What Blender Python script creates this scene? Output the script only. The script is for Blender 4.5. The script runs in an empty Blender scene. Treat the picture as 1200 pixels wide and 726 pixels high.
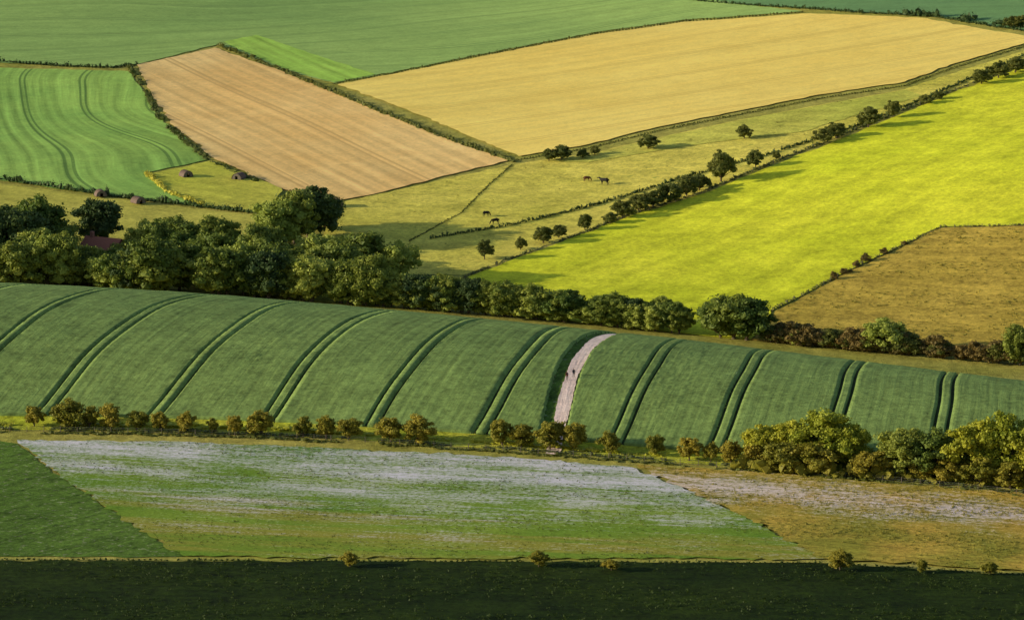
import bpy, bmesh, math, random, time
import numpy as np
from mathutils import Vector, geometry
rng=np.random.default_rng(11); random.seed(11)
scene=bpy.context.scene; COL=scene.collection
T0=time.time()
# ------------------------------------------------------------------ terrain
def yh(x):
    xs=250*np.tanh(x/250); return 668.3-.2977*xs-.00118*xs*xs
def sp(v,w): return w*np.logaddexp(0,v/w)
def ss(a,b,t):
    t=np.clip((t-a)/(b-a),0,1); return t*t*(3-2*t)
def H(x,y):
    x=np.asarray(x,float); y=np.asarray(y,float)
    d=y-yh(x); s0=.272-.00052*150*np.tanh(x/150); k=.00454
    dd=sp(d,5.0); d1=(s0+.28)/k; d2=d1+90
    a=np.minimum(dd,d1); z=s0*a-k*a*a/2
    b=np.clip(dd-d1,0,90); z=z-.28*b+(.34/90)*b*b/2
    D=np.maximum(dd-d2,0); z=z+.06*1200*np.tanh(D/1200)
    T=45*np.tanh(.095*sp(x+10,35)/45)
    z=z+T*ss(-20,170,d-d2)
    z=z+1.8*np.sin(x/57+1.3)*np.sin(y/83+.5)*ss(940,1100,y)
    z=z+.3*np.sin(x/31)*np.sin(y/23)
    z=z+146*np.clip(1-y/545,0,1)**1.6
    return z
F=4270.; P=math.radians(10.5); VIEW_Z=150.
def pixel_to_ground(u,v,far=False):
    """image pixel ray cast from the camera -> ground position on the terrain"""
    a=u-600; b=-(v-363)
    dx=a; dy=F*math.cos(P)+b*math.sin(P); dz=-F*math.sin(P)+b*math.cos(P)
    dx/=dy; dz/=dy
    y=450.
    if far:
        y=800.
        for _ in range(5): y=float(yh(dx*y))+190
    f=lambda y: VIEW_Z+dz*y-float(H(dx*y,y))
    if f(y)<0: return (dx*y,y)
    while y<2600 and f(y)>0: y+=3
    lo,hi=y-3,y
    for _ in range(14):
        m=(lo+hi)/2
        if f(m)>0: lo=m
        else: hi=m
    return (dx*hi,hi)

# ------------------------------------------------------------------ node helper
class N:
    def __init__(s,name):
        s.m=bpy.data.materials.new(name); s.m.use_nodes=True; s.t=s.m.node_tree; s.t.nodes.clear()
        s.out=s.t.nodes.new('ShaderNodeOutputMaterial')
    def n(s,ty,**k):
        q=s.t.nodes.new(ty)
        for a,b in k.items(): setattr(q,a,b)
        return q
    def l(s,a,b):
        if isinstance(a,bpy.types.NodeSocket): s.t.links.new(a,b)
        else:
            if isinstance(a,(tuple,list)) and len(a)==3 and b.type=='RGBA': a=tuple(a)+(1,)
            b.default_value=a
    def math(s,op,a,b=0.,c=None,clamp=False):
        q=s.n('ShaderNodeMath',operation=op,use_clamp=clamp); s.l(a,q.inputs[0]); s.l(b,q.inputs[1])
        if c is not None: s.l(c,q.inputs[2])
        return q.outputs[0]
    def mix(s,f,a,b,blend='MIX'):
        q=s.n('ShaderNodeMix',data_type='RGBA',blend_type=blend); s.l(f,q.inputs[0]); s.l(a,q.inputs[6]); s.l(b,q.inputs[7]); return q.outputs[2]
    def noise(s,vec,scale,detail=4,rough=.6,dist=0.):
        q=s.n('ShaderNodeTexNoise'); s.l(vec,q.inputs['Vector']); q.inputs['Scale'].default_value=scale
        q.inputs['Detail'].default_value=detail; q.inputs['Roughness'].default_value=rough; q.inputs['Distortion'].default_value=dist
        return q.outputs['Fac']
    def remap(s,v,a,b,c=0.,d=1.):
        q=s.n('ShaderNodeMapRange'); s.l(v,q.inputs[0]); q.inputs[1].default_value=a;q.inputs[2].default_value=b;q.inputs[3].default_value=c;q.inputs[4].default_value=d
        return q.outputs[0]
    def comb(s,x,y,z=0.):
        q=s.n('ShaderNodeCombineXYZ'); s.l(x,q.inputs[0]); s.l(y,q.inputs[1]); s.l(z,q.inputs[2]); return q.outputs[0]
    def pos(s): return s.n('ShaderNodeNewGeometry').outputs['Position']
    def rot(s,vec,deg):
        q=s.n('ShaderNodeVectorRotate',rotation_type='Z_AXIS'); s.l(vec,q.inputs['Vector']); q.inputs['Angle'].default_value=math.radians(deg)
        sx=s.n('ShaderNodeSeparateXYZ'); s.l(q.outputs[0],sx.inputs[0]); return sx.outputs[0],sx.outputs[1]
    def scale(s,col,v):
        q=s.n('ShaderNodeVectorMath',operation='SCALE'); s.l(col,q.inputs[0]); s.l(v,q.inputs[3]); return q.outputs[0]
    def bump(s,h,st,dist=1.):
        q=s.n('ShaderNodeBump'); q.inputs['Strength'].default_value=st; q.inputs['Distance'].default_value=dist; s.l(h,q.inputs['Height']); return q.outputs[0]
    def surf(s,col,rough=.9,nrm=None,spec=.15,trans=0.):
        b=s.n('ShaderNodeBsdfPrincipled'); s.l(col,b.inputs['Base Color']); b.inputs['Roughness'].default_value=rough
        b.inputs['Specular IOR Level'].default_value=spec
        if nrm is not None: s.l(nrm,b.inputs['Normal'])
        o=b.outputs[0]
        if trans>0:
            t=s.n('ShaderNodeBsdfTranslucent'); s.l(col,t.inputs[0]); mx=s.n('ShaderNodeMixShader'); mx.inputs[0].default_value=trans
            s.l(o,mx.inputs[1]); s.l(t.outputs[0],mx.inputs[2]); o=mx.outputs[0]
        s.t.links.new(o,s.out.inputs[0]); return s.m

def field_mat(name,c1,c2,ang=0.,streak=(.6,.03,.5),fine=.5,large=.012,row=None,tram=None,tramcol=None,bump=.5,spots=None,uv=False,warp=0.,patch=.8):
    s=N(name); p=s.pos()
    if uv:
        uvn=s.n('ShaderNodeUVMap'); sep=s.n('ShaderNodeSeparateXYZ'); s.l(uvn.outputs[0],sep.inputs[0]); X,Y=sep.outputs[0],sep.outputs[1]
    else:
        X,Y=s.rot(p,ang)
    if warp:
        w=s.noise(p,.006,1,.5); X=s.math('MULTIPLY_ADD',w,warp,X)
    L=s.noise(p,large,5,.6); L=s.remap(L,.35,.65)
    M=s.noise(p,.09,5,.65)
    sv=s.comb(s.math('MULTIPLY',X,streak[0]),s.math('MULTIPLY',Y,streak[1]))
    S=s.noise(sv,1.,5,.6)
    Fn=s.noise(p,.9,6,.85)
    Fm=s.noise(p,.28,4,.7)
    col=s.mix(s.math('MULTIPLY_ADD',M,.8,s.math('MULTIPLY_ADD',L,.8,-.35),clamp=True),c1,c2)
    val=s.math('MULTIPLY_ADD',s.math('SUBTRACT',S,.5),streak[2]*2,1.)
    val=s.math('MULTIPLY_ADD',s.math('SUBTRACT',Fn,.5),fine*3.2,val)
    val=s.math('MULTIPLY_ADD',s.math('SUBTRACT',Fm,.5),fine*1.4,val)
    val=s.math('MULTIPLY_ADD',s.math('SUBTRACT',M,.5),fine*patch,val)
    if row:
        r=s.math('SINE',s.math('MULTIPLY',X,2*math.pi/row[0]))
        r=s.math('MULTIPLY',r,s.remap(s.noise(sv,.4,2),.35,.7))
        val=s.math('MULTIPLY_ADD',r,row[1],val)
    if spots:
        sc,th,sc_col=spots
        q=s.remap(s.noise(p,sc,4,.7),th,th+.06); col=s.mix(q,col,sc_col)
    val=s.math('MAXIMUM',val,.25)
    col=s.scale(col,val)
    if tram:
        fx=s.math('PINGPONG',X,tram[0]/2)
        a=s.math('ABSOLUTE',s.math('SUBTRACT',fx,tram[1]))
        t=s.remap(a,tram[2]*.6,tram[2],1.,0.)
        t=s.math('MULTIPLY',t,s.remap(Fn,.3,.6,.35,.9))
        col=s.mix(t,col,tramcol)
    nr=s.bump(s.math('ADD',Fn,S),bump,.6)
    return s.surf(col,.95,nr,.08)

# ------------------------------------------------------------------ mesh helpers
def mesh_np(name,verts,faces,mats=None,mi=None,smooth=False):
    m=bpy.data.meshes.new(name); verts=np.asarray(verts,np.float32)
    if isinstance(faces,np.ndarray):
        n,k=faces.shape; m.vertices.add(len(verts)); m.vertices.foreach_set('co',verts.ravel())
        m.loops.add(n*k); m.loops.foreach_set('vertex_index',faces.astype(np.int32).ravel())
        m.polygons.add(n); m.polygons.foreach_set('loop_start',np.arange(n,dtype=np.int32)*k)
        m.polygons.foreach_set('loop_total',np.full(n,k,np.int32))
    else:
        m.from_pydata(verts.tolist(),[],faces)
    for q in (mats or []): m.materials.append(q)
    if mi is not None: m.polygons.foreach_set('material_index',np.asarray(mi,np.int32))
    m.polygons.foreach_set('use_smooth',np.full(len(m.polygons),smooth))
    m.update(calc_edges=True); return m
def obj(name,mesh,loc=(0,0,0),rz=0.,scale=(1,1,1),parent=None):
    o=bpy.data.objects.new(name,mesh); o.location=loc; o.rotation_euler=(0,0,rz); o.scale=scale; COL.objects.link(o)
    if parent: o.parent=parent
    return o
def axis(dense_lo,dense_hi,step,far_lo,far_hi):
    a=list(np.arange(dense_lo,dense_hi+.1,step)); s=step; v=a[-1]
    while v<far_hi: s*=1.18; v+=s; a.append(v)
    s=step; v=a[0]; b=[]
    while v>far_lo: s*=1.18; v-=s; b.append(v)
    return np.array(b[::-1]+a)

# ------------------------------------------------------------------ materials
G_rough=field_mat('rough_grass',(.32,.31,.05),(.44,.37,.09),0,(.3,.08,.4),.7,.02,bump=.8)
M_topgreen=field_mat('green_crop',(.28,.42,.11),(.38,.52,.135),70,(.20,.008,.30),.32,.006,row=(7,.03),tram=(26,1.1,.5),tramcol=(.19,.29,.08),bump=.25,warp=90)
M_bright=field_mat('young_crop',(.34,.56,.08),(.42,.60,.10),-24,(.3,.02,.5),.3,.01,row=(5,.1),bump=.3)
M_left=field_mat('green_crop_b',(.24,.43,.085),(.40,.57,.11),-11,(.30,.010,.80),.35,.01,row=(5,.16),tram=(26,1.1,.6),tramcol=(.09,.18,.04),bump=.3,warp=110)
M_stub=field_mat('hay_stubble',(.84,.51,.17),(.94,.65,.26),-24.4,(.35,.006,.45),.30,.01,row=(5.5,.10),tram=(33,1.1,.55),tramcol=(.64,.38,.13),bump=.2)
M_wheat=field_mat('ripe_barley',(.90,.62,.13),(.96,.73,.19),64,(.15,.006,.24),.22,.006,row=(6,.02),tram=(31,1.1,.5),tramcol=(.74,.50,.11),bump=.15,warp=30)
M_darktop=field_mat('distant_green',(.14,.26,.10),(.18,.32,.11),-70,(.2,.01,.4),.3,.01,bump=.3)
M_past=field_mat('grazed_pasture',(.60,.53,.075),(.76,.62,.12),-70,(.15,.05,.5),.7,.015,bump=.6,spots=(.30,.63,(.34,.33,.05)))
M_past2=field_mat('grazed_pasture_b',(.48,.49,.07),(.63,.56,.10),-70,(.15,.05,.5),.7,.015,bump=.6)
M_lime=field_mat('bright_meadow',(.60,.63,.024),(.80,.75,.045),35,(.16,.012,.42),.55,.014,bump=.4,patch=1.6)
M_brown=field_mat('rough_hay',(.44,.31,.045),(.58,.40,.07),-70,(.3,.04,.6),.8,.02,bump=.7)
M_padd=field_mat('paddock_grass',(.52,.51,.06),(.62,.55,.08),-50,(.2,.05,.5),.6,.02,bump=.5)
M_strip=field_mat('valley_grass',(.48,.43,.07),(.56,.49,.09),-60,(.2,.05,.5),.6,.02,bump=.5)
M_fgl=field_mat('sprouting_crop',(.08,.15,.018),(.12,.20,.03),35,(.8,.05,.7),1.0,.02,bump=.8,spots=(.8,.58,(.26,.28,.15)))
M_darkb=field_mat('painted_shade_turf',(.013,.027,.0025),(.028,.046,.0045),-86,(.8,.04,.6),1.1,.03,bump=.7)  # shadow over the bottom field is painted in as a near-black green albedo
M_crop=field_mat('wheat_crop',(.175,.255,.068),(.225,.305,.08),0,(1.0,.02,.48),.75,.01,row=(2.1,.13),bump=.35,uv=True)
M_track=field_mat('bare_soil',(.04,.058,.022),(.06,.075,.028),0,(1.,.1,.5),.6,.05,bump=.5)
M_chalk=field_mat('chalk_track',(.80,.57,.50),(.90,.70,.62),0,(1.5,.06,.35),.4,.08,bump=.5,uv=True)
M_verge=field_mat('lush_verge',(.42,.46,.03),(.58,.52,.06),0,(.5,.3,.5),1.0,.04,bump=.8)

def pale_mat():
    s=N('chalky_seedbed'); p=s.pos()
    sep=s.n('ShaderNodeSeparateXYZ'); s.l(p,sep.inputs[0])
    X,Y=sep.outputs[0],sep.outputs[1]
    hy=s.math('MULTIPLY_ADD',X,-.24,664.); D=s.math('SUBTRACT',hy,Y)
    sa,sb=s.rot(p,12)
    st=s.noise(s.comb(s.math('MULTIPLY',sa,.07),s.math('MULTIPLY',sb,.8)),1.,7,.75,.4)
    st2=s.noise(s.comb(s.math('MULTIPLY',sa,.014),s.math('MULTIPLY',sb,.13)),1.,4,.6)
    fn=s.noise(p,1.3,6,.85); L=s.noise(p,.035,4,.6)
    g=s.remap(D,0.,75.,.24,-.20)
    w=s.math('ADD',s.math('ADD',st,s.math('MULTIPLY_ADD',st2,.8,-.4)),g)
    w=s.math('ADD',w,s.math('MULTIPLY_ADD',fn,1.5,-.75))
    w=s.math('ADD',w,s.math('MULTIPLY_ADD',L,.6,-.3))
    white=s.remap(w,.44,.84)
    green=s.mix(s.remap(L,.35,.65),(.14,.25,.025),(.25,.33,.04))
    yel=s.remap(s.math('ADD',st2,s.remap(D,25.,62.,-.25,.10)),.52,.66,0.,.7); green=s.mix(yel,green,(.36,.29,.05))
    green=s.scale(green,s.math('MULTIPLY_ADD',fn,2.2,-.05))
    col=s.mix(white,green,(.76,.69,.75))
    return s.surf(col,.95,s.bump(fn,.6,.5),.05)
M_pale=pale_mat()
def gold_mat():
    s=N('weedy_chalk_stubble'); p=s.pos(); sep=s.n('ShaderNodeSeparateXYZ'); s.l(p,sep.inputs[0]); X,Y=sep.outputs[0],sep.outputs[1]
    D=s.math('SUBTRACT',s.math('MULTIPLY_ADD',X,-.40,668.),Y)
    sa,sb=s.rot(p,20)
    st=s.noise(s.comb(s.math('MULTIPLY',sa,.07),s.math('MULTIPLY',sb,.7)),1.,6,.75,.5)
    fn=s.noise(p,1.1,6,.85); L=s.noise(p,.06,4,.6)
    band=s.math('SUBTRACT',1.,s.math('ABSOLUTE',s.math('DIVIDE',s.math('SUBTRACT',D,20.),18.)))
    w=s.math('ADD',s.math('MULTIPLY_ADD',band,.32,-.17),s.math('ADD',st,s.math('MULTIPLY_ADD',fn,1.4,-.7)))
    w=s.math('ADD',w,s.math('MULTIPLY_ADD',L,.6,-.3))
    base=s.mix(s.remap(L,.38,.62),(.50,.33,.06),(.30,.27,.04)); base=s.scale(base,s.math('MULTIPLY_ADD',fn,2.8,-.35))
    base=s.scale(base,s.math('MULTIPLY_ADD',st,1.8,.15))
    col=s.mix(s.remap(w,.46,.74),base,(.86,.69,.65))
    return s.surf(col,.95,s.bump(fn,.8,.6),.05)
M_gold=gold_mat()

def leaf_mat(name,a,b,trans=.3,var=.4):
    s=N(name); oi=s.n('ShaderNodeObjectInfo'); p=s.pos()
    n1=s.noise(p,.4,3,.7); n2=s.noise(p,3.,2,.7)
    f=s.math('ADD',s.math('MULTIPLY',oi.outputs['Random'],.75),s.math('MULTIPLY_ADD',n1,1.4,-.6),clamp=True)
    col=s.mix(f,a,b); col=s.scale(col,s.math('MULTIPLY_ADD',n2,var*2,1-var))
    return s.surf(col,.6,None,.2,trans)
L_oak=leaf_mat('oak_leaves',(.08,.135,.022),(.32,.34,.05))
L_light=leaf_mat('ash_leaves',(.27,.33,.05),(.44,.46,.085))
L_dark=leaf_mat('yew_leaves',(.045,.080,.022),(.10,.14,.035))
L_haw=leaf_mat('hawthorn_leaves',(.20,.20,.022),(.42,.33,.04))
L_shrub=leaf_mat('shrub_leaves',(.24,.29,.025),(.50,.46,.04))
L_warm=leaf_mat('blackthorn_leaves',(.12,.10,.03),(.27,.18,.05))
L_hedge=leaf_mat('hedge_leaves',(.085,.11,.022),(.21,.21,.04))
L_grass=leaf_mat('verge_grass',(.46,.46,.04),(.62,.53,.07))
L_weed=leaf_mat('weed_leaves',(.20,.20,.03),(.42,.34,.06))
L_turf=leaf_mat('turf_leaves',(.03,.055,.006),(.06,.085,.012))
_b=N('bark'); M_bark=_b.surf(_b.scale((.12,.09,.06),_b.math('MULTIPLY_ADD',_b.noise(_b.pos(),4,4),1.2,.4)),.95)

# ------------------------------------------------------------------ foliage builder
def ico(sub):
    bm=bmesh.new(); bmesh.ops.create_icosphere(bm,subdivisions=sub,radius=1)
    v=np.array([q.co[:] for q in bm.verts]); f=np.array([[w.index for w in q.verts] for q in bm.faces]); bm.free(); return v,f
IV,IF=ico(2); IV1,IF1=ico(1)
def unit(a): return a/np.maximum(np.linalg.norm(a,axis=-1,keepdims=True),1e-6)
def leaves(C,Rr,n,size,r):
    K=len(C); d=unit(r.normal(size=(K,n,3))); d[...,2]=np.where(d[...,2]<-.35,-d[...,2],d[...,2])
    rad=r.uniform(.65,1.28,(K,n,1)); p=C[:,None,:]+d*rad*Rr[:,None,:]
    p=p.reshape(-1,3); d=d.reshape(-1,3); nr=unit(d+.7*r.normal(size=d.shape))
    t=unit(np.cross(nr,r.normal(size=d.shape))); b=np.cross(nr,t); s=(size*r.uniform(.5,1.3,(len(p),1)))
    v=np.stack([p-t*s*.5-b*s*.2,p+t*s*.2-b*s*.5,p+t*s*.55+b*s*.25,p-t*s*.25+b*s*.5],1).reshape(-1,3)
    return v,np.arange(len(v)).reshape(-1,4)
def cores(C,Rr,f,r,small=False):
    bv,bf=(IV1,IF1) if small else (IV,IF)
    V=[];Fc=[];o=0
    for c,q in zip(C,Rr):
        v=bv*(1+.24*r.normal(size=(len(bv),1)))*q*f+c; V.append(v); Fc.append(bf+o); o+=len(v)
    return np.concatenate(V),np.concatenate(Fc)
def limb(a,b,ra,rb,k=7):
    a=np.array(a,float); b=np.array(b,float); ax=unit(b-a); t=unit(np.cross(ax,[.3,.9,.1])); u=np.cross(ax,t)
    an=np.linspace(0,2*np.pi,k,endpoint=False); ring=np.cos(an)[:,None]*t+np.sin(an)[:,None]*u
    v=np.concatenate([a+ring*ra,b+ring*rb]); f=[[i,(i+1)%k,k+(i+1)%k,k+i] for i in range(k)]; return v,np.array(f)
def tree_mesh(name,h,w,trunk,K,n,size,leafmat,seed,flat=.8,crf=.13):
    r=np.random.default_rng(seed)
    d=unit(r.normal(size=(K,3)))
    rad=r.uniform(.30,1.0,(K,1))**.55
    zt=d[:,2]*rad[:,0]
    cz=trunk+(h-trunk)*.46; rz=(h-trunk)*.5
    az=np.arctan2(d[:,1],d[:,0])
    lob=1+.18*np.sin(3*az+seed)+.12*np.sin(5*az+2*seed+3*d[:,2])+.12*r.normal(size=K)
    C=d*rad*np.array([w/2,w/2,rz])*.82
    wid=np.where(zt<0,1+.35*np.abs(zt),1.)     # skirts stay wide near the ground
    C[:,:2]*=(lob*wid)[:,None]; C[:,2]*=(1+.14*r.normal(size=K)); C[:,2]+=cz
    q=(r.uniform(.5,1.0,(K,1))**-.9)*.75*crf*w*r.uniform(.75,1.25,(K,3)); Rr=q*np.array([1,1,flat])
    lv,lf=leaves(C,Rr,n,size,r); cv,cf=cores(C,Rr,.72,r,True)
    tw=[limb((0,0,-.6),(0.1,.05,trunk*.6+.2),.045*h,.032*h),limb((.1,.05,trunk*.6+.2),(0,.1,cz),.032*h,.018*h)]
    for i in r.choice(K,min(6,K),replace=False): tw.append(limb((.05,.05,trunk*.6+.2+.1*i/K),C[i],.02*h,.006*h,5))
    bv=[];bf=[];o=0
    for v,f in tw: bv.append(v); bf.append(f+o); o+=len(v)
    bv=np.concatenate(bv); bf=np.concatenate(bf)
    verts=np.concatenate([lv,bv,cv]); faces=[*lf.tolist(),*(bf+len(lv)).tolist(),*(cf+len(lv)+len(bv)).tolist()]
    mi=[0]*len(lf)+[1]*len(bf)+[0]*len(cf)
    return mesh_np(name,verts,faces,[leafmat,M_bark],mi)
def variants(base,k,mat,**a): return [tree_mesh(f'{base}_mesh_{i}',leafmat=mat,seed=100+i*7+len(base),**a) for i in range(k)]
big=dict(h=10,w=10,trunk=.5,K=120,n=75,size=.36,crf=.095)
V_oak=variants('oak',6,L_oak,**big); V_light=variants('ash',3,L_light,**big); V_dark=variants('yew',2,L_dark,**big)
V_warm=variants('thorn',3,L_warm,h=4,w=4.4,trunk=.1,K=36,n=60,size=.28,crf=.12)
bsh=dict(h=4,w=4.2,trunk=.35,K=64,n=70,size=.20,crf=.105)
V_haw=variants('hawthorn',6,L_haw,**bsh); V_hd=variants('hedgerow_tree',5,L_hedge,**bsh)
V_shrub=variants('shrub',4,L_shrub,h=8,w=9,trunk=.1,K=140,n=85,size=.30,crf=.085)

# ------------------------------------------------------------------ ground
xs=axis(-400,400,4,-4500,4500); ys=axis(440,1720,4,-600,7000)
XX,YY=np.meshgrid(xs,ys); ZZ=H(XX,YY); nx,ny=len(xs),len(ys)
idx=np.arange(nx*ny).reshape(ny,nx)
fq=np.stack([idx[:-1,:-1],idx[:-1,1:],idx[1:,1:],idx[1:,:-1]],-1).reshape(-1,4)
obj('terrain',mesh_np('terrain',np.stack([XX,YY,ZZ],-1).reshape(-1,3),fq,[G_rough],smooth=True))

def pip(px,py,poly):
    ins=np.zeros(len(px),bool); n=len(poly)
    for i in range(n):
        x1,y1=poly[i]; x2,y2=poly[(i+1)%n]
        c=((y1>py)!=(y2>py)); 
        with np.errstate(divide='ignore',invalid='ignore'): xi=(x2-x1)*(py-y1)/(y2-y1)+x1
        ins^=c&(px<xi)
    return ins
def densify(pts,step,jit,closed=True):
    out=[]; n=len(pts)
    for i in range(n if closed else n-1):
        a=np.array(pts[i]); b=np.array(pts[(i+1)%n]); L=np.linalg.norm(b-a); k=max(1,int(L/step)); nr=np.array([-(b-a)[1],(b-a)[0]])/max(L,1e-6)
        for j in range(k):
            out.append(a+(b-a)*j/k+(nr*rng.normal()*jit if j else 0))
    if not closed: out.append(np.array(pts[-1]))
    return np.array(out)
def sheet(name,poly,mat,level,step=5.,jit=.35,seg=3.):
    bd=densify(poly,seg,jit); lo=bd.min(0); hi=bd.max(0)
    gx,gy=np.meshgrid(np.arange(lo[0],hi[0],step),np.arange(lo[1],hi[1],step)); gx=gx.ravel()+rng.uniform(-.5,.5,gx.size); gy=gy.ravel()+rng.uniform(-.5,.5,gy.size)
    k=pip(gx,gy,bd); pts=np.concatenate([bd,np.stack([gx[k],gy[k]],1)])
    nb=len(bd); ed=[(i,(i+1)%nb) for i in range(nb)]
    r=geometry.delaunay_2d_cdt([Vector((float(a),float(b))) for a,b in pts],ed,[],1,1e-3)
    v=np.array([q[:] for q in r[0]]); z=H(v[:,0],v[:,1])+.10*level
    fs=[]
    for f in r[2]:
        a,b,c=[v[i] for i in f[:3]]
        if (b[0]-a[0])*(c[1]-a[1])-(b[1]-a[1])*(c[0]-a[0])<0: f=f[::-1]
        fs.append(list(f))
    return obj(name,mesh_np(name,np.column_stack([v,z]),fs,[mat],smooth=True))
fields=[
 ('distant_field',[(800,-3),(880,6),(1000,14),(1100,20),(1200,36),(1450,70),(1450,-60),(700,-60)],M_darktop,1,1),
 ('green_crop_field',[(-250,60),(0,74),(130,79),(160,76),(255,53),(300,72),(392,98),(520,73),(700,38),(800,24),(940,14),(880,7),(800,-5),(700,-40),(-250,-60)],M_topgreen,2,1),
 ('young_crop_field',[(262,50),(300,42),(400,75),(440,88),(392,97),(330,80)],M_bright,3,1),
 ('green_crop_field',[(-250,75),(0,80),(150,84),(170,110),(190,140),(243,188),(205,196),(168,203),(195,225),(245,243),(150,232),(0,212),(-250,190)],M_left,2,1),
 ('hay_stubble_field',[(160,77),(252,57),(330,84),(440,130),(520,162),(597,189),(520,207),(440,228),(395,236),(330,222),(250,186),(205,150),(180,115)],M_stub,3,1),
 ('barley_field',[(395,100),(520,76),(700,41),(800,27),(940,17),(1080,22),(1200,43),(1230,47),(1200,52),(1120,75),(1060,97),(960,112),(870,130),(770,150),(690,170),(608,184)],M_wheat,3,1),
 ('cow_pasture',[(405,236),(520,210),(600,193),(690,180),(870,140),(1060,105),(1200,60),(1450,-20),(1450,0),(1200,74),(1050,132),(960,170),(880,200),(830,222),(740,250),(650,285),(600,302),(545,322),(400,320),(370,300),(385,260)],M_past,1,1),
 ('upper_pasture',[(640,189),(690,181),(870,141),(1060,106),(1080,113),(940,155),(800,172),(690,191)],M_past2,2,1),
 ('meadow',[(548,325),(600,305),(650,287),(740,253),(835,224),(885,203),(965,172),(1052,136),(1120,108),(1200,78),(1450,0),(1450,262),(1200,264),(1100,267),(1060,286),(990,319),(905,364),(880,400),(700,395),(600,370)],M_lime,2,1),
 ('rough_hay_field',[(1104,268),(1200,266),(1450,262),(1450,430),(1000,430),(880,410),(908,366),(992,321),(1062,288)],M_brown,3,1),
 ('paddock',[(175,206),(245,190),(330,222),(325,243),(290,250),(243,242),(195,225)],M_padd,4,1),
 ('valley_pasture',[(-250,190),(0,215),(150,235),(250,247),(300,252),(380,245),(395,262),(300,290),(0,300),(-250,300)],M_strip,1,1),
 ('sprouting_crop_field',[(-250,505),(0,517),(20,520),(75,562),(215,652),(-250,652)],M_fgl,1,0),
 ('chalky_field',[(20,516),(200,518),(400,526),(600,536),(740,548),(800,572),(900,620),(968,655),(600,655),(215,652),(75,562)],M_pale,2,0),
 ('weedy_stubble_field',[(745,546),(900,555),(1050,568),(1200,580),(1450,600),(1450,690),(1200,670),(1080,662),(968,656),(900,620),(800,572)],M_gold,3,0),
 ('painted_shade_field',[(-250,655),(600,658),(968,660),(1200,673),(1450,690),(1450,900),(-250,900)],M_darkb,1,0)]
PW={}
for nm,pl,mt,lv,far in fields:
    pw=[pixel_to_ground(u,v,bool(far)) for u,v in pl]; PW[mt.name]=pw
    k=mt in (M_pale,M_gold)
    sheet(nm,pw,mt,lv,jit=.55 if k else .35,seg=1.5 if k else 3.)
_vx=np.linspace(-190,60,70)
sheet('grass_verge',[(float(x),float(yh(x))-5.) for x in _vx]+[(float(x),float(yh(x))+2.9) for x in _vx[::-1]],M_verge,1,3.,.2)
def tufts(name,poly,n,r0,size,mat,k=7,ylo=None):
    poly=np.array(poly); lo=poly.min(0); hi=poly.max(0)
    if ylo: lo[1]=max(lo[1],ylo)
    q=rng.uniform(lo,hi,(n*3,2)); dens=np.sin(q[:,0]/9+np.sin(q[:,1]/5)*2)+np.sin(q[:,1]/3.7+q[:,0]/17)+rng.normal(size=len(q))
    q=q[pip(q[:,0],q[:,1],poly)&(dens>0)][:n]
    C=np.column_stack([q,H(q[:,0],q[:,1])+r0*.35+.2]); Rr=np.abs(rng.normal(1,.35,(len(q),1)))*r0*np.array([1,1,.6])
    lv,lf=leaves(C,Rr,k,size,rng); obj(name,mesh_np(name,lv,lf,[mat]))
tufts('weed_tufts',PW['weedy_chalk_stubble'],3500,.28,.20,L_weed)
tufts('grass_tufts',PW['painted_shade_turf'],3500,.30,.22,L_turf,ylo=525)
tufts('grass_tufts',PW['chalky_seedbed'],2500,.20,.14,L_hedge)
tufts('grass_tufts',PW['grazed_pasture'],500,.28,.22,L_weed,k=9)
tufts('grass_tufts',PW['rough_hay'],1500,.35,.26,L_weed,k=9)

# ------------------------------------------------------------------ ridge crop with sunken tramlines and chalk track
tracks=[-176,-155,-134,-112.5,-91.4,-69.5,-47.5,-27,-6.5,18.8,37.2,57,75.8,96,117,138,159,180]
def slope(s): return .19-.0005*s
def pathx(d): return 7.8+.095*d+.0011*np.maximum(d-25,0)**2
cols=[]
for s in np.arange(-190,196,.9): cols.append(s)
for t in tracks:
    for off in (-1.58,-1.42,-.90,-.74,.74,.90,1.42,1.58): cols.append(t+off)
for o in np.arange(-6,24,.3): cols.append(o+4)
cols=np.unique(np.round(cols,2)); keep=[cols[0]]
for c in cols[1:]:
    if c-keep[-1]>.12: keep.append(c)
S=np.array(keep); Dv=np.concatenate([[2.6,2.65],np.linspace(3.2,158,190)])
SS,DD=np.meshgrid(S,Dv); Xc=SS+slope(SS)*DD; Yc=yh(Xc)+DD
nt=np.argmin(np.abs(SS[...,None]-np.array(tracks)),-1); tx=np.array(tracks)[nt]
Xc=Xc+.35*np.sin(DD/21+tx)+.12*np.sin(DD/6.3+tx*2)
dist=np.abs(np.abs(SS-tx)-1.16)
px_=pathx(DD); pd=np.abs(Xc-(px_-.6))
crop=.60+.035*rng.normal(size=SS.shape)+.06*np.sin(DD/7+SS/5)*np.sin(SS/3.3)
crop=np.where((dist<.30),.06+.04*rng.normal(size=SS.shape),crop); crop[0,:]=.02
crop=np.where(pd<2.4,-.25,crop)
V=np.stack([Xc,Yc,H(Xc,Yc)+crop],-1).reshape(-1,3); ny_,nx_=SS.shape; ii=np.arange(nx_*ny_).reshape(ny_,nx_)
fq=np.stack([ii[:-1,:-1],ii[:-1,1:],ii[1:,1:],ii[1:,:-1]],-1).reshape(-1,4)
low=(crop<.3).ravel(); fmi=(low[fq].sum(1)>=3).astype(int)
me=mesh_np('wheat_crop_field',V,fq,[M_crop,M_track],fmi,smooth=True)
uvl=me.uv_layers.new(name='UVMap'); UV=np.stack([SS,DD],-1).reshape(-1,2).astype(np.float32); uvl.data.foreach_set('uv',UV[fq.ravel()].ravel())
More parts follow.
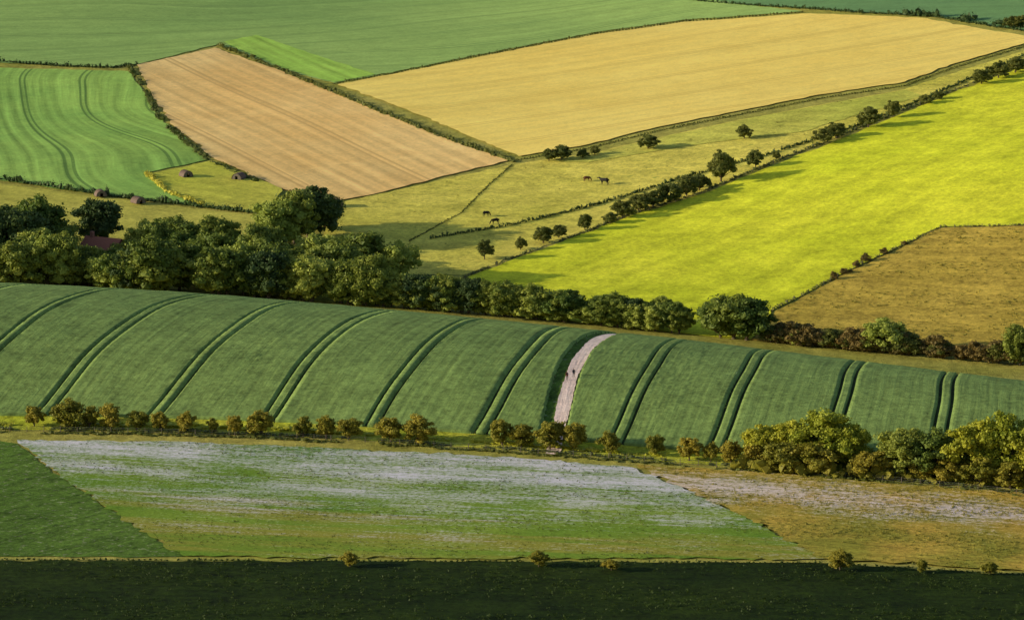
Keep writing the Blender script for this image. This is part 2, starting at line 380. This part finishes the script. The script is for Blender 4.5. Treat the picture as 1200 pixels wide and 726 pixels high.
obj('wheat_crop_field',me)
def ribbon(name,xc,hw,d0,d1,mat,lift,n=130,k=7,wob=.25):
    D_=np.linspace(d0,d1,n)[:,None]; o=np.linspace(-1,1,k)[None,:]; edge=wob*np.sin(D_/4.3+o*3)+wob*.6*rng.normal(size=(n,1))*np.abs(o)
    X=xc(D_)+o*(hw+edge); Y=yh(X)+D_+0*o; Z=H(X,Y)+lift; ii=np.arange(n*k).reshape(n,k)
    f=np.stack([ii[:-1,:-1],ii[:-1,1:],ii[1:,1:],ii[1:,:-1]],-1).reshape(-1,4)
    m=mesh_np(name,np.stack([X,Y,Z],-1).reshape(-1,3),f,[mat],smooth=True); uv=m.uv_layers.new(name='UVMap')
    uv.data.foreach_set('uv',np.stack([o+0*D_,D_+0*o],-1).reshape(-1,2)[f.ravel()].astype(np.float32).ravel()); return obj(name,m)
ribbon('grass_margin',lambda d:pathx(d)-.6,2.5,3.,158,M_fgl,.05)
ribbon('chalk_footpath',lambda d:pathx(d)+.3,1.25,-6,158,M_chalk,.20,wob=.12)

# ------------------------------------------------------------------ hedges, fences, verges
def hedge(name,line,h,w,mat,dens=16,size=.34,gap=.0,step=1.2):
    p=densify(line,step,w*.25,closed=False); r=rng
    q=np.sin(np.arange(len(p))*.37)+np.sin(np.arange(len(p))*.113+2)+r.normal(size=len(p))*.5
    if gap: p=p[q>gap*2-1.6]
    K=len(p); hh=h*(1+.35*r.normal(size=K).clip(-1.5,2))
    C=np.column_stack([p,H(p[:,0],p[:,1])+hh*.45]); Rr=np.column_stack([w*r.uniform(.5,1.,K),w*r.uniform(.5,1.,K),hh*.6])
    lv,lf=leaves(C,Rr,dens,size,r); cv,cf=cores(C,Rr,.72,r,True)
    return obj(name,mesh_np(name,np.concatenate([lv,cv]),[*lf.tolist(),*(cf+len(lv)).tolist()],[mat]))
def sl(pts,far=True): return [pixel_to_ground(u,v,far) for u,v in pts]
hedge('field_hedge',sl([(-200,66),(0,73),(70,78),(130,80),(160,76)]),1.1,1.0,L_dark)
hedge('field_hedge',sl([(152,80),(170,107),(188,140),(215,165),(245,189),(300,214)]),1.1,1.3,L_hedge,gap=.3)
hedge('field_hedge',sl([(256,54),(330,83),(440,130),(520,162),(602,190)]),1.1,1.2,L_hedge)
hedge('field_hedge',sl([(392,99),(520,75),(700,40),(800,26),(940,15)]),.65,.6,L_hedge,12)
hedge('field_hedge',sl([(-200,188),(0,211),(150,233),(250,245),(296,250)]),1.5,1.3,L_dark)
hedge('field_hedge',sl([(800,0),(880,7),(1000,15),(1100,21),(1200,37),(1300,50)]),.9,.9,L_dark)
hedge('field_hedge',sl([(1060,18),(1120,22),(1200,33)]),2.0,2.,L_dark,gap=.4)
hedge('field_hedge',sl([(604,188),(690,174),(770,154),(870,134),(960,116),(1060,101),(1120,79),(1200,55)]),.4,.5,L_hedge,8,step=.9)
hedge('field_hedge',sl([(505,280),(600,264),(700,240),(790,212),(900,182),(1000,150),(1080,118),(1200,66)]),.8,.55,L_dark,10,step=.7)
hedge('rough_grass_line',sl([(480,283),(540,250),(575,215),(600,194)]),.35,.4,L_hedge,6,step=.8)
hedge('field_hedge',sl([(545,325),(600,303),(650,286),(740,251),(832,222),(882,201),(962,169),(1050,133),(1120,106),(1200,76),(1300,44)]),.6,.9,L_hedge,12,gap=.3)
hedge('field_hedge',sl([(905,364),(990,319),(1060,287),(1102,267),(1200,265),(1350,263)]),.6,.7,L_hedge,10,gap=.1)
hedge('grass_bank',sl([(172,204),(195,225),(243,243)]),1.0,1.5,L_grass,16)
foot=[(float(x),float(yh(x))-1.5) for x in np.linspace(-190,190,40)]
hedge('verge_grass_strip',foot,.6,1.6,L_grass,16,.3,gap=.3)
hedge('verge_grass_strip',[(x,y-3.0) for x,y in foot],.5,1.3,L_hedge,14,.3,gap=.4)
hedge('verge_grass_strip',[(x,y-5.2) for x,y in foot],.4,1.3,L_hedge,10,.3,gap=.2)
hedge('bramble_bank',sl([(862,550),(950,556),(1050,562),(1200,572),(1300,580)],False),2.2,2.0,L_haw,26,.3)
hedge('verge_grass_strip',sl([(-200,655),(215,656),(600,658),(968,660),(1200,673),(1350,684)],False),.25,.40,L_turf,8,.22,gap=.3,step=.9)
_p=N('weathered_wood'); M_wood=_p.surf(_p.scale((.16,.13,.10),_p.math('MULTIPLY_ADD',_p.noise(_p.pos(),6,4),1.2,.4)),.9)
_p=N('galvanised_wire'); M_wire=_p.surf((.25,.25,.25),.5)
def fence(name,line,sp_=3.2,h=1.15):
    L=densify(line,sp_,.03,closed=False); V=[];Fc=[];o=0;mi=[]
    tops=[]
    for i,(x,y) in enumerate(L):
        z=float(H(x,y)); hh=h*rng.uniform(.92,1.08); r=.06 if i%8 else .09
        v,f=limb((x,y,z-.3),(x+rng.normal()*.03,y,z+hh),r,r*.85,6); V.append(v); Fc+=(f+o).tolist(); Fc.append([o+6+k for k in range(6)]); mi+=[0]*7; o+=len(v); tops.append((x,y,z))
    for a,b in zip(tops[:-1],tops[1:]):
        for q in (.35,.7,1.02):
            v,f=limb((a[0],a[1],a[2]+q),(b[0],b[1],b[2]+q),.010,.010,4); V.append(v); Fc+=(f+o).tolist(); mi+=[1]*4; o+=len(v)
    return obj(name,mesh_np(name,np.concatenate(V),Fc,[M_wood,M_wire],mi))
fence('wire_fence',[(x,y-4.5) for x,y in foot])
fence('wire_fence',sl([(905,365),(990,320),(1060,288),(1102,268),(1200,266),(1350,264)]))
fence('wire_fence',sl([(545,326),(600,304),(650,287),(740,252),(832,223),(882,202),(962,170),(1050,134),(1120,107),(1200,77)]))

# ------------------------------------------------------------------ trees & bushes
def place(name,meshes,base,rows,far,parent=None,sink=.0,wk=1.08):
    for (u,v,hp,wp) in rows:
        x,y=pixel_to_ground(u,v,far); z=float(H(x,y)); D=math.sqrt(x*x+y*y+(VIEW_Z-z)**2)
        hm=hp*D/F*1.04; wm=wp*D/F*wk; sc=wm/base[1]*rng.uniform(.95,1.08)
        obj(name,meshes[rng.integers(len(meshes))],(x,y,z-sink),rng.uniform(0,6.28),(sc,sc*rng.uniform(.9,1.1),hm/base[0]),parent)
place('hawthorn_bush',V_haw,(4,4.2),[(40,500,26,30),(80,500,32,45),(105,501,26,30),(128,502,30,32),(160,504,24,25),(187,505,24,24),(217,507,25,28),(250,507,18,18),(275,510,25,22),(305,510,30,36),(355,512,25,28),(382,514,28,26),(410,514,26,34),(458,518,32,38),(490,520,34,42),(588,522,32,36),(612,524,28,30),(645,527,36,44),(672,527,34,36),(715,532,28,28),(768,534,27,28),(808,540,30,32),(833,541,25,24),(856,543,28,30)],False,wk=.92)
place('hawthorn_bush',V_haw,(4,4.2),[(885,546,28,30),(920,552,36,50),(955,555,38,50),(1020,558,32,50),(1080,562,26,30),(1110,565,30,36),(1148,569,34,40),(1185,572,34,44),(1225,575,34,44)],False)
place('large_shrub',V_shrub,(8,9),[(895,538,42,60),(925,541,50,64),(965,544,64,84),(995,548,52,54),(1140,560,68,74),(1180,560,78,74),(1230,565,70,80)],False)
place('oak_tree',V_oak,(10,10),[(1058,556,58,64),(1095,558,58,60)],False)
place('fence_bush',V_haw,(4,4.2),[(410,664,18,22),(632,664,20,24),(716,668,14,22),(985,668,26,30),(1080,671,16,14),(1160,673,16,18)],False)
place('hedgerow_tree',V_hd,(4,4.2),[(568,304,24,18),(610,293,16,14),(636,285,20,22),(655,279,16,16),(685,270,20,16),(715,262,14,18),(730,256,22,26),(748,248,22,26),(765,243,20,28),(785,238,24,30),(805,230,24,28),(820,223,20,22),(845,213,38,32),(885,197,22,18),(910,187,10,10),(965,168,18,22),(980,162,20,24),(1018,150,26,26),(1047,138,22,20),(1085,122,12,18),(1100,117,10,14),(1150,99,18,20),(1170,92,20,26),(1190,86,20,24),(1215,76,20,24)],True)
place('field_tree',V_hd,(4,4.2),[(643,189,16,16),(658,188,19,22),(683,186,12,16),(697,182,12,12),(760,175,18,26),(872,163,18,18),(1195,33,16,20),(1185,33,14,20)],True)
place('thorn_bush',V_warm,(4,4.4),[(977,328,10,9),(990,321,7,14),(1003,313,8,10),(1014,307,10,12),(1036,298,8,10),(1060,287,5,9)],True)
belt=bpy.data.objects.new('woodland_belt',None); COL.objects.link(belt)
place('oak_tree',V_oak,(10,10),[(45,310,82,70),(70,335,66,56),(20,345,60,60),(100,330,44,44),(180,345,68,70),(210,340,60,50),(250,335,66,60),(310,345,66,60),(345,285,64,54),(355,352,40,44),(400,356,46,50),(450,362,44,44),(520,370,46,46),(590,376,42,50),(655,382,38,44),(715,388,40,56),(845,404,50,56),(875,404,54,62),(860,402,54,64),(1195,446,50,44),(270,300,34,38),(225,295,36,44),(15,295,55,64),(-40,320,80,80),(-90,330,80,80),(1250,450,50,60),(375,312,42,48),(150,320,40,40),(190,318,40,40)],True,belt)
place('yew_tree',V_dark,(10,10),[(15,320,88,74),(117,286,56,54),(362,278,68,62),(380,268,46,38),(158,345,60,50),(490,366,44,50),(550,372,44,50),(430,356,36,40),(1300,450,50,60)],True,belt)
place('ash_tree',V_light,(10,10),[(55,335,60,60),(285,345,64,50),(325,290,60,62),(465,330,48,50),(205,300,40,46),(335,335,48,50),(625,378,42,50),(690,384,30,44),(740,390,34,40),(768,394,34,44),(1035,424,46,50),(935,412,24,28),(132,330,38,36),(240,318,44,44)],True,belt)
rows=[];rowl=[];rowsw=[]
for i in range(130):
    u=rng.uniform(-160,805); c=332+max(u,0)*.073; up=42 if u<430 else 6
    vb=c+rng.uniform(-up,14); h=rng.uniform(38,64) if u<450 else rng.uniform(30,44)
    if 80<u<165: vb=max(vb,334); h=rng.uniform(38,46)
    (rowl if i%3==0 else rows).append((u,vb,h,h*rng.uniform(.75,1.15)))
place('oak_tree',V_oak+V_dark[:1],(10,10),rows,True,belt)
place('ash_tree',V_light+V_oak[:1],(10,10),rowl,True,belt)
for i in range(80):
    u=rng.uniform(900,1330); c=396+(u-890)*.12; h=rng.uniform(14,28); rowsw.append((u,c+rng.uniform(6,22),h,h*1.3))
place('blackthorn',V_warm+V_hd[:2],(4,4.4),rowsw,True,belt)

# ------------------------------------------------------------------ small things: arcs, house, cows, walkers
def simple(name,c,r=.8,var=.3,sc=2.):
    s=N(name); return s.surf(s.scale(c,s.math('MULTIPLY_ADD',s.noise(s.pos(),sc,5,.7),var*2,1-var)),r)
M_tin=simple('rusty_tin',(.17,.11,.085),.6); M_dark=simple('dark_interior',(.02,.02,.02)); M_brick=simple('red_brick',(.30,.13,.09)); M_tile=simple('clay_tile',(.36,.13,.08),.8,.4,3.)
M_white=simple('white_frame',(.7,.7,.68)); M_glass=simple('window_glass',(.04,.05,.06),.15,.1)
M_black=simple('black_hide',(.02,.018,.016),.7); M_brownh=simple('brown_hide',(.16,.07,.035),.7); M_skin=simple('skin',(.45,.27,.19),.6,.1); M_hair=simple('hair',(.05,.03,.02)); M_coat=simple('walking_jacket',(.04,.05,.09)); M_coat2=simple('red_jacket',(.22,.04,.04)); M_trs=simple('trousers',(.05,.045,.04))
def arc(u,v,rz,col):
    x,y=pixel_to_ground(u,v,True); z=float(H(x,y))+.4; e=bpy.data.objects.new('livestock_arc',None); e.location=(x,y,z); e.rotation_euler=(0,0,rz); COL.objects.link(e)
    n=28; L=24; V=[];Fc=[]
    for j in range(L+1):
        r=1.45+(.05 if j%2 else 0)
        for i in range(n+1):
            a=math.pi*i/n; V.append((r*math.cos(a)*1.05,-1.7+3.4*j/L,r*math.sin(a)*1.15))
    for j in range(L):
        for i in range(n): q=j*(n+1)+i; Fc.append([q,q+1,q+n+2,q+n+1])
    obj('corrugated_roof',mesh_np('corrugated_roof',V,Fc,[col]),parent=e)
    for yy,door in ((-1.6,True),(1.6,False)):
        pts=[(1.4*math.cos(math.pi*i/n)*1.05,yy,1.4*math.sin(math.pi*i/n)*1.15) for i in range(n+1)]
        if door:
            dr=[(-.4,yy,0),(-.4,yy,.95),(.4,yy,.95),(.4,yy,0)]; pts=pts+dr
        obj('end_wall',mesh_np('end_wall',pts,[list(range(len(pts)))],[M_wood]),parent=e)
    obj('floor',mesh_np('floor',[(-1.4,-1.6,.05),(1.4,-1.6,.05),(1.4,1.6,.05),(-1.4,1.6,.05)],[[0,1,2,3]],[M_dark]),parent=e)
for u,v,r in ((218,208,.5),(280,211,-.4),(118,231,.3),(162,239,.6),(395,242,.2)): arc(u,v,r,M_tin)
def box(name,a,b,mat,parent):
    (x0,y0,z0),(x1,y1,z1)=a,b; V=[(x,y,z) for x in (x0,x1) for y in (y0,y1) for z in (z0,z1)]
    return obj(name,mesh_np(name,V,[[0,1,3,2],[4,6,7,5],[0,4,5,1],[2,3,7,6],[0,2,6,4],[1,5,7,3]],[mat]),parent=parent)
def house(u,v,rz):
    x,y=pixel_to_ground(u,v,True); z=float(H(x,y)); e=bpy.data.objects.new('brick_house',None); e.location=(x,y,z); e.rotation_euler=(0,0,rz); e.scale=(.85,.85,.85); COL.objects.link(e)
    W,Dp,E,Rg=6.,4.,5.,8.
    V=[(-W,-Dp,-1),(W,-Dp,-1),(W,Dp,-1),(-W,Dp,-1),(-W,-Dp,E),(W,-Dp,E),(W,Dp,E),(-W,Dp,E),(-W,0,Rg),(W,0,Rg)]
    obj('walls',mesh_np('walls',V,[[0,1,5,4],[2,3,7,6],[1,2,6,9,5],[3,0,4,8,7]],[M_brick]),parent=e)
    o=.5; k=(Rg-E)/Dp; ez=E-o*k+.08; rz_=Rg+.08
    V=[(-W-o,-Dp-o,ez),(W+o,-Dp-o,ez),(W+o,0,rz_),(-W-o,0,rz_),(W+o,Dp+o,ez),(-W-o,Dp+o,ez)]+[(-W-o,-Dp-o,ez-.15),(W+o,-Dp-o,ez-.15),(W+o,0,rz_-.15),(-W-o,0,rz_-.15),(W+o,Dp+o,ez-.15),(-W-o,Dp+o,ez-.15)]
    obj('roof',mesh_np('roof',V,[[0,1,2,3],[3,2,4,5],[6,7,1,0],[7,8,2,1],[8,10,4,2],[10,11,5,4],[9,6,0,3],[11,9,3,5]],[M_tile]),parent=e)
    box('chimney',(-4.6,-.5,6.5),(-3.6,.5,9.5),M_brick,e)
    for wx in (-4.4,-1.6,1.6,4.4):
        for wz in (.9,3.3):
            if wx==1.6 and wz==.9: continue
            box('window_frame',(wx-.65,-Dp-.06,wz),(wx+.65,-Dp+.02,wz+1.3),M_white,e); box('window_glass',(wx-.55,-Dp-.09,wz+.1),(wx+.55,-Dp-.065,wz+1.2),M_glass,e)
    box('door',(1.1,-Dp-.06,0),(2.1,-Dp+.02,2.1),M_wood,e)
house(122,309,-.5)
def skin(name,verts,edges,radii,mats,matfn=None,sub=1):
    m=bpy.data.meshes.new(name+'_t'); m.from_pydata(verts,edges,[]); o=bpy.data.objects.new(name+'_t',m); COL.objects.link(o)
    o.modifiers.new('s','SKIN'); sv=m.skin_vertices[0].data
    for i,r in enumerate(radii): sv[i].radius=(r,r) if not isinstance(r,tuple) else r
    sv[0].use_root=True
    q=o.modifiers.new('b','SUBSURF'); q.levels=sub; q.render_levels=sub
    dg=bpy.context.evaluated_depsgraph_get(); dg.update(); r=bpy.data.meshes.new_from_object(o.evaluated_get(dg)); bpy.data.objects.remove(o)
    r.name=name; r.materials.clear()
    for k in mats: r.materials.append(k)
    for p in r.polygons: p.use_smooth=True; p.material_index=matfn(p.center) if matfn else 0
    return r
def cow_mesh(name,mat,graze=True):
    V=[(-.3,0,1.12)];E=[];Rd=[.40]
    def ch(st,pts):
        p=st
        for c,r in pts: V.append(c); Rd.append(r); E.append((p,len(V)-1)); p=len(V)-1
        return p
    rump=ch(0,[((-.95,0,1.22),.30)]); chest=ch(0,[((.35,0,1.13),.40),((.8,0,1.2),.27)])
    if graze: hd=ch(chest,[((1.1,0,.95),.17),((1.32,0,.55),.14),((1.42,0,.30),.13),((1.52,0,.10),.08)])
    else: hd=ch(chest,[((1.12,0,1.4),.17),((1.32,0,1.52),.14),((1.55,0,1.42),.11),((1.72,0,1.33),.08)])
    hp=V[hd-2]
    for s in (-1,1):
        ch(hd-2,[((hp[0]-.05,s*.16,hp[2]+.06),.05),((hp[0]-.08,s*.27,hp[2]+.03),.03)])
        ch(rump,[((-.85,s*.20,.95),.18),((-.70,s*.22,.70),.12),((-.95,s*.22,.48),.065),((-.90,s*.22,.12),.045),((-.83,s*.22,.03),.06)])
        ch(chest-1,[((.52,s*.20,.85),.15),((.50,s*.20,.47),.07),((.48,s*.20,.12),.045),((.54,s*.20,.03),.06)])
    ch(rump,[((-1.22,0,1.2),.05),((-1.30,0,.8),.03),((-1.31,0,.5),.05)])
    return skin(name,V,E,Rd,[mat],None,2)
cb=cow_mesh('cow_black',M_black); cr=cow_mesh('cow_brown',M_brownh); cs=cow_mesh('cow_standing',M_black,False)
for (u,v,m,rz,k) in ((708,217,cs,2.6,1.3),(688,213,cr,.5,1.0),(570,254,cb,.7,1.0),(580,263,cb,3.6,1.05)):
    x,y=pixel_to_ground(u,v,True); obj('cow',m,(x,y,float(H(x,y))+.10),rz,(k,k,k))
def walker(x,y,rz,coat,sc):
    V=[(0,0,.95)];E=[];Rd=[.135]
    def ch(st,pts):
        p=st
        for c,r in pts: V.append(c); Rd.append(r); E.append((p,len(V)-1)); p=len(V)-1
        return p
    chest=ch(0,[((0,0,1.14),.125),((.02,0,1.36),.15)]); nk=ch(chest,[((.03,0,1.49),.06),((.04,0,1.56),.055)])
    for s,f in ((-1,.28),(1,-.24)):
        ch(0,[((.0,s*.10,.88),.10),((f*.55+.05,s*.10,.50),.07),((f,s*.10,.09),.045),((f+.14,s*.11,.04),.04)])
        w=ch(chest,[((.0,s*.19,1.40),.07),((-f*.3-.03,s*.24,1.12),.05),((-f*.8+.08,s*.24,.88),.035),((-f*.9+.10,s*.235,.80),.033)])
        bx,by,bz=V[w]
        for k,(fy,fl) in enumerate(((-.024,.07),(-.008,.085),(.008,.078),(.024,.06))): ch(w,[((bx+fy,by,bz-.05),.009),((bx+fy+.012,by-s*.01,bz-.05-fl*.5),.008),((bx+fy+.028,by-s*.015,bz-.05-fl*.85),.007)])
        ch(w,[((bx+.035,by-s*.02,bz-.02),.01),((bx+.05,by-s*.03,bz-.05),.008)])
    def mf(c):
        if c[2]<.86 and abs(c[1])<.19: return 1
        if abs(c[1])>.19 and c[2]<.86 or c[2]>1.50: return 2
        return 0
    e=bpy.data.objects.new('walker',None); e.location=(x,y,float(H(x,y))+.20); e.rotation_euler=(0,0,rz); e.scale=(sc,)*3; COL.objects.link(e)
    obj('body',skin('walker_body',V,E,Rd,[coat,M_trs,M_skin],mf,1),parent=e)
    hv=IV.copy(); hv=hv*np.array([.095,.075,.12])+np.array([.05,0,1.66])
    hv[:,1]*=np.where(hv[:,2]<1.62,.82,1.)
    mi=[0 if (hv[f].mean(0)[0]>.075 and hv[f].mean(0)[2]<1.71) else 1 for f in IF]
    obj('head',mesh_np('head',hv,IF,[M_skin,M_hair],mi,True),parent=e)
    nv=[(.135,-.015,1.64),(.135,.015,1.64),(.135,0,1.69),(.168,0,1.645)]; obj('nose',mesh_np('nose',nv,[[0,1,3],[1,2,3],[2,0,3]],[M_skin]),parent=e)
    for s in (-1,1):
        v=IV*np.array([.010,.014,.009])+np.array([.136,s*.03,1.675]); obj('eye',mesh_np('eye',v,IF,[M_dark]),parent=e)
        v=IV*np.array([.022,.010,.03])+np.array([.045,s*.077,1.66]); obj('ear',mesh_np('ear',v,IF,[M_skin]),parent=e)
    v=IV*np.array([.008,.026,.007])+np.array([.132,0,1.603]); obj('mouth',mesh_np('mouth',v,IF,[M_coat2]),parent=e)
    box('backpack',(-.30,-.15,1.05),(-.13,.15,1.45),M_dark,e)
for dd_,off,c,s in ((36.,.75,M_coat,1.05),(34.,-.35,M_coat2,1.0)):
    x=float(pathx(dd_))+off; walker(x,float(yh(x))+dd_,math.radians(82),c,s)

# ------------------------------------------------------------------ light, sky, camera
EL=math.radians(13.5); AZ=math.radians(4); LT=Vector((math.cos(AZ),math.sin(AZ),0))*math.cos(EL)+Vector((0,0,-math.sin(EL)))
sun=bpy.data.lights.new('sun','SUN'); sun.energy=5; sun.angle=math.radians(.5); sun.color=(1,.92,.68)
so=bpy.data.objects.new('sun',sun); so.rotation_euler=LT.to_track_quat('-Z','Y').to_euler(); so.location=(-300,700,300); COL.objects.link(so)
w=bpy.data.worlds.new('World'); scene.world=w; w.use_nodes=True; nt=w.node_tree; sk=nt.nodes.new('ShaderNodeTexSky'); sk.sky_type='NISHITA'; sk.sun_disc=False
sk.sun_elevation=EL; sk.sun_rotation=math.radians(266); sk.altitude=100
bg=nt.nodes['Background']; nt.links.new(sk.outputs[0],bg.inputs[0]); bg.inputs[1].default_value=.145
cam=bpy.data.cameras.new('camera'); cam.sensor_width=36; cam.lens=F/1200*36; cam.clip_start=1; cam.clip_end=20000
co=bpy.data.objects.new('camera',cam); co.location=(0,0,VIEW_Z); co.rotation_euler=(math.pi/2-P,0,0); COL.objects.link(co); scene.camera=co
scene.view_settings.view_transform='Standard'; scene.view_settings.look='None'; scene.view_settings.exposure=0
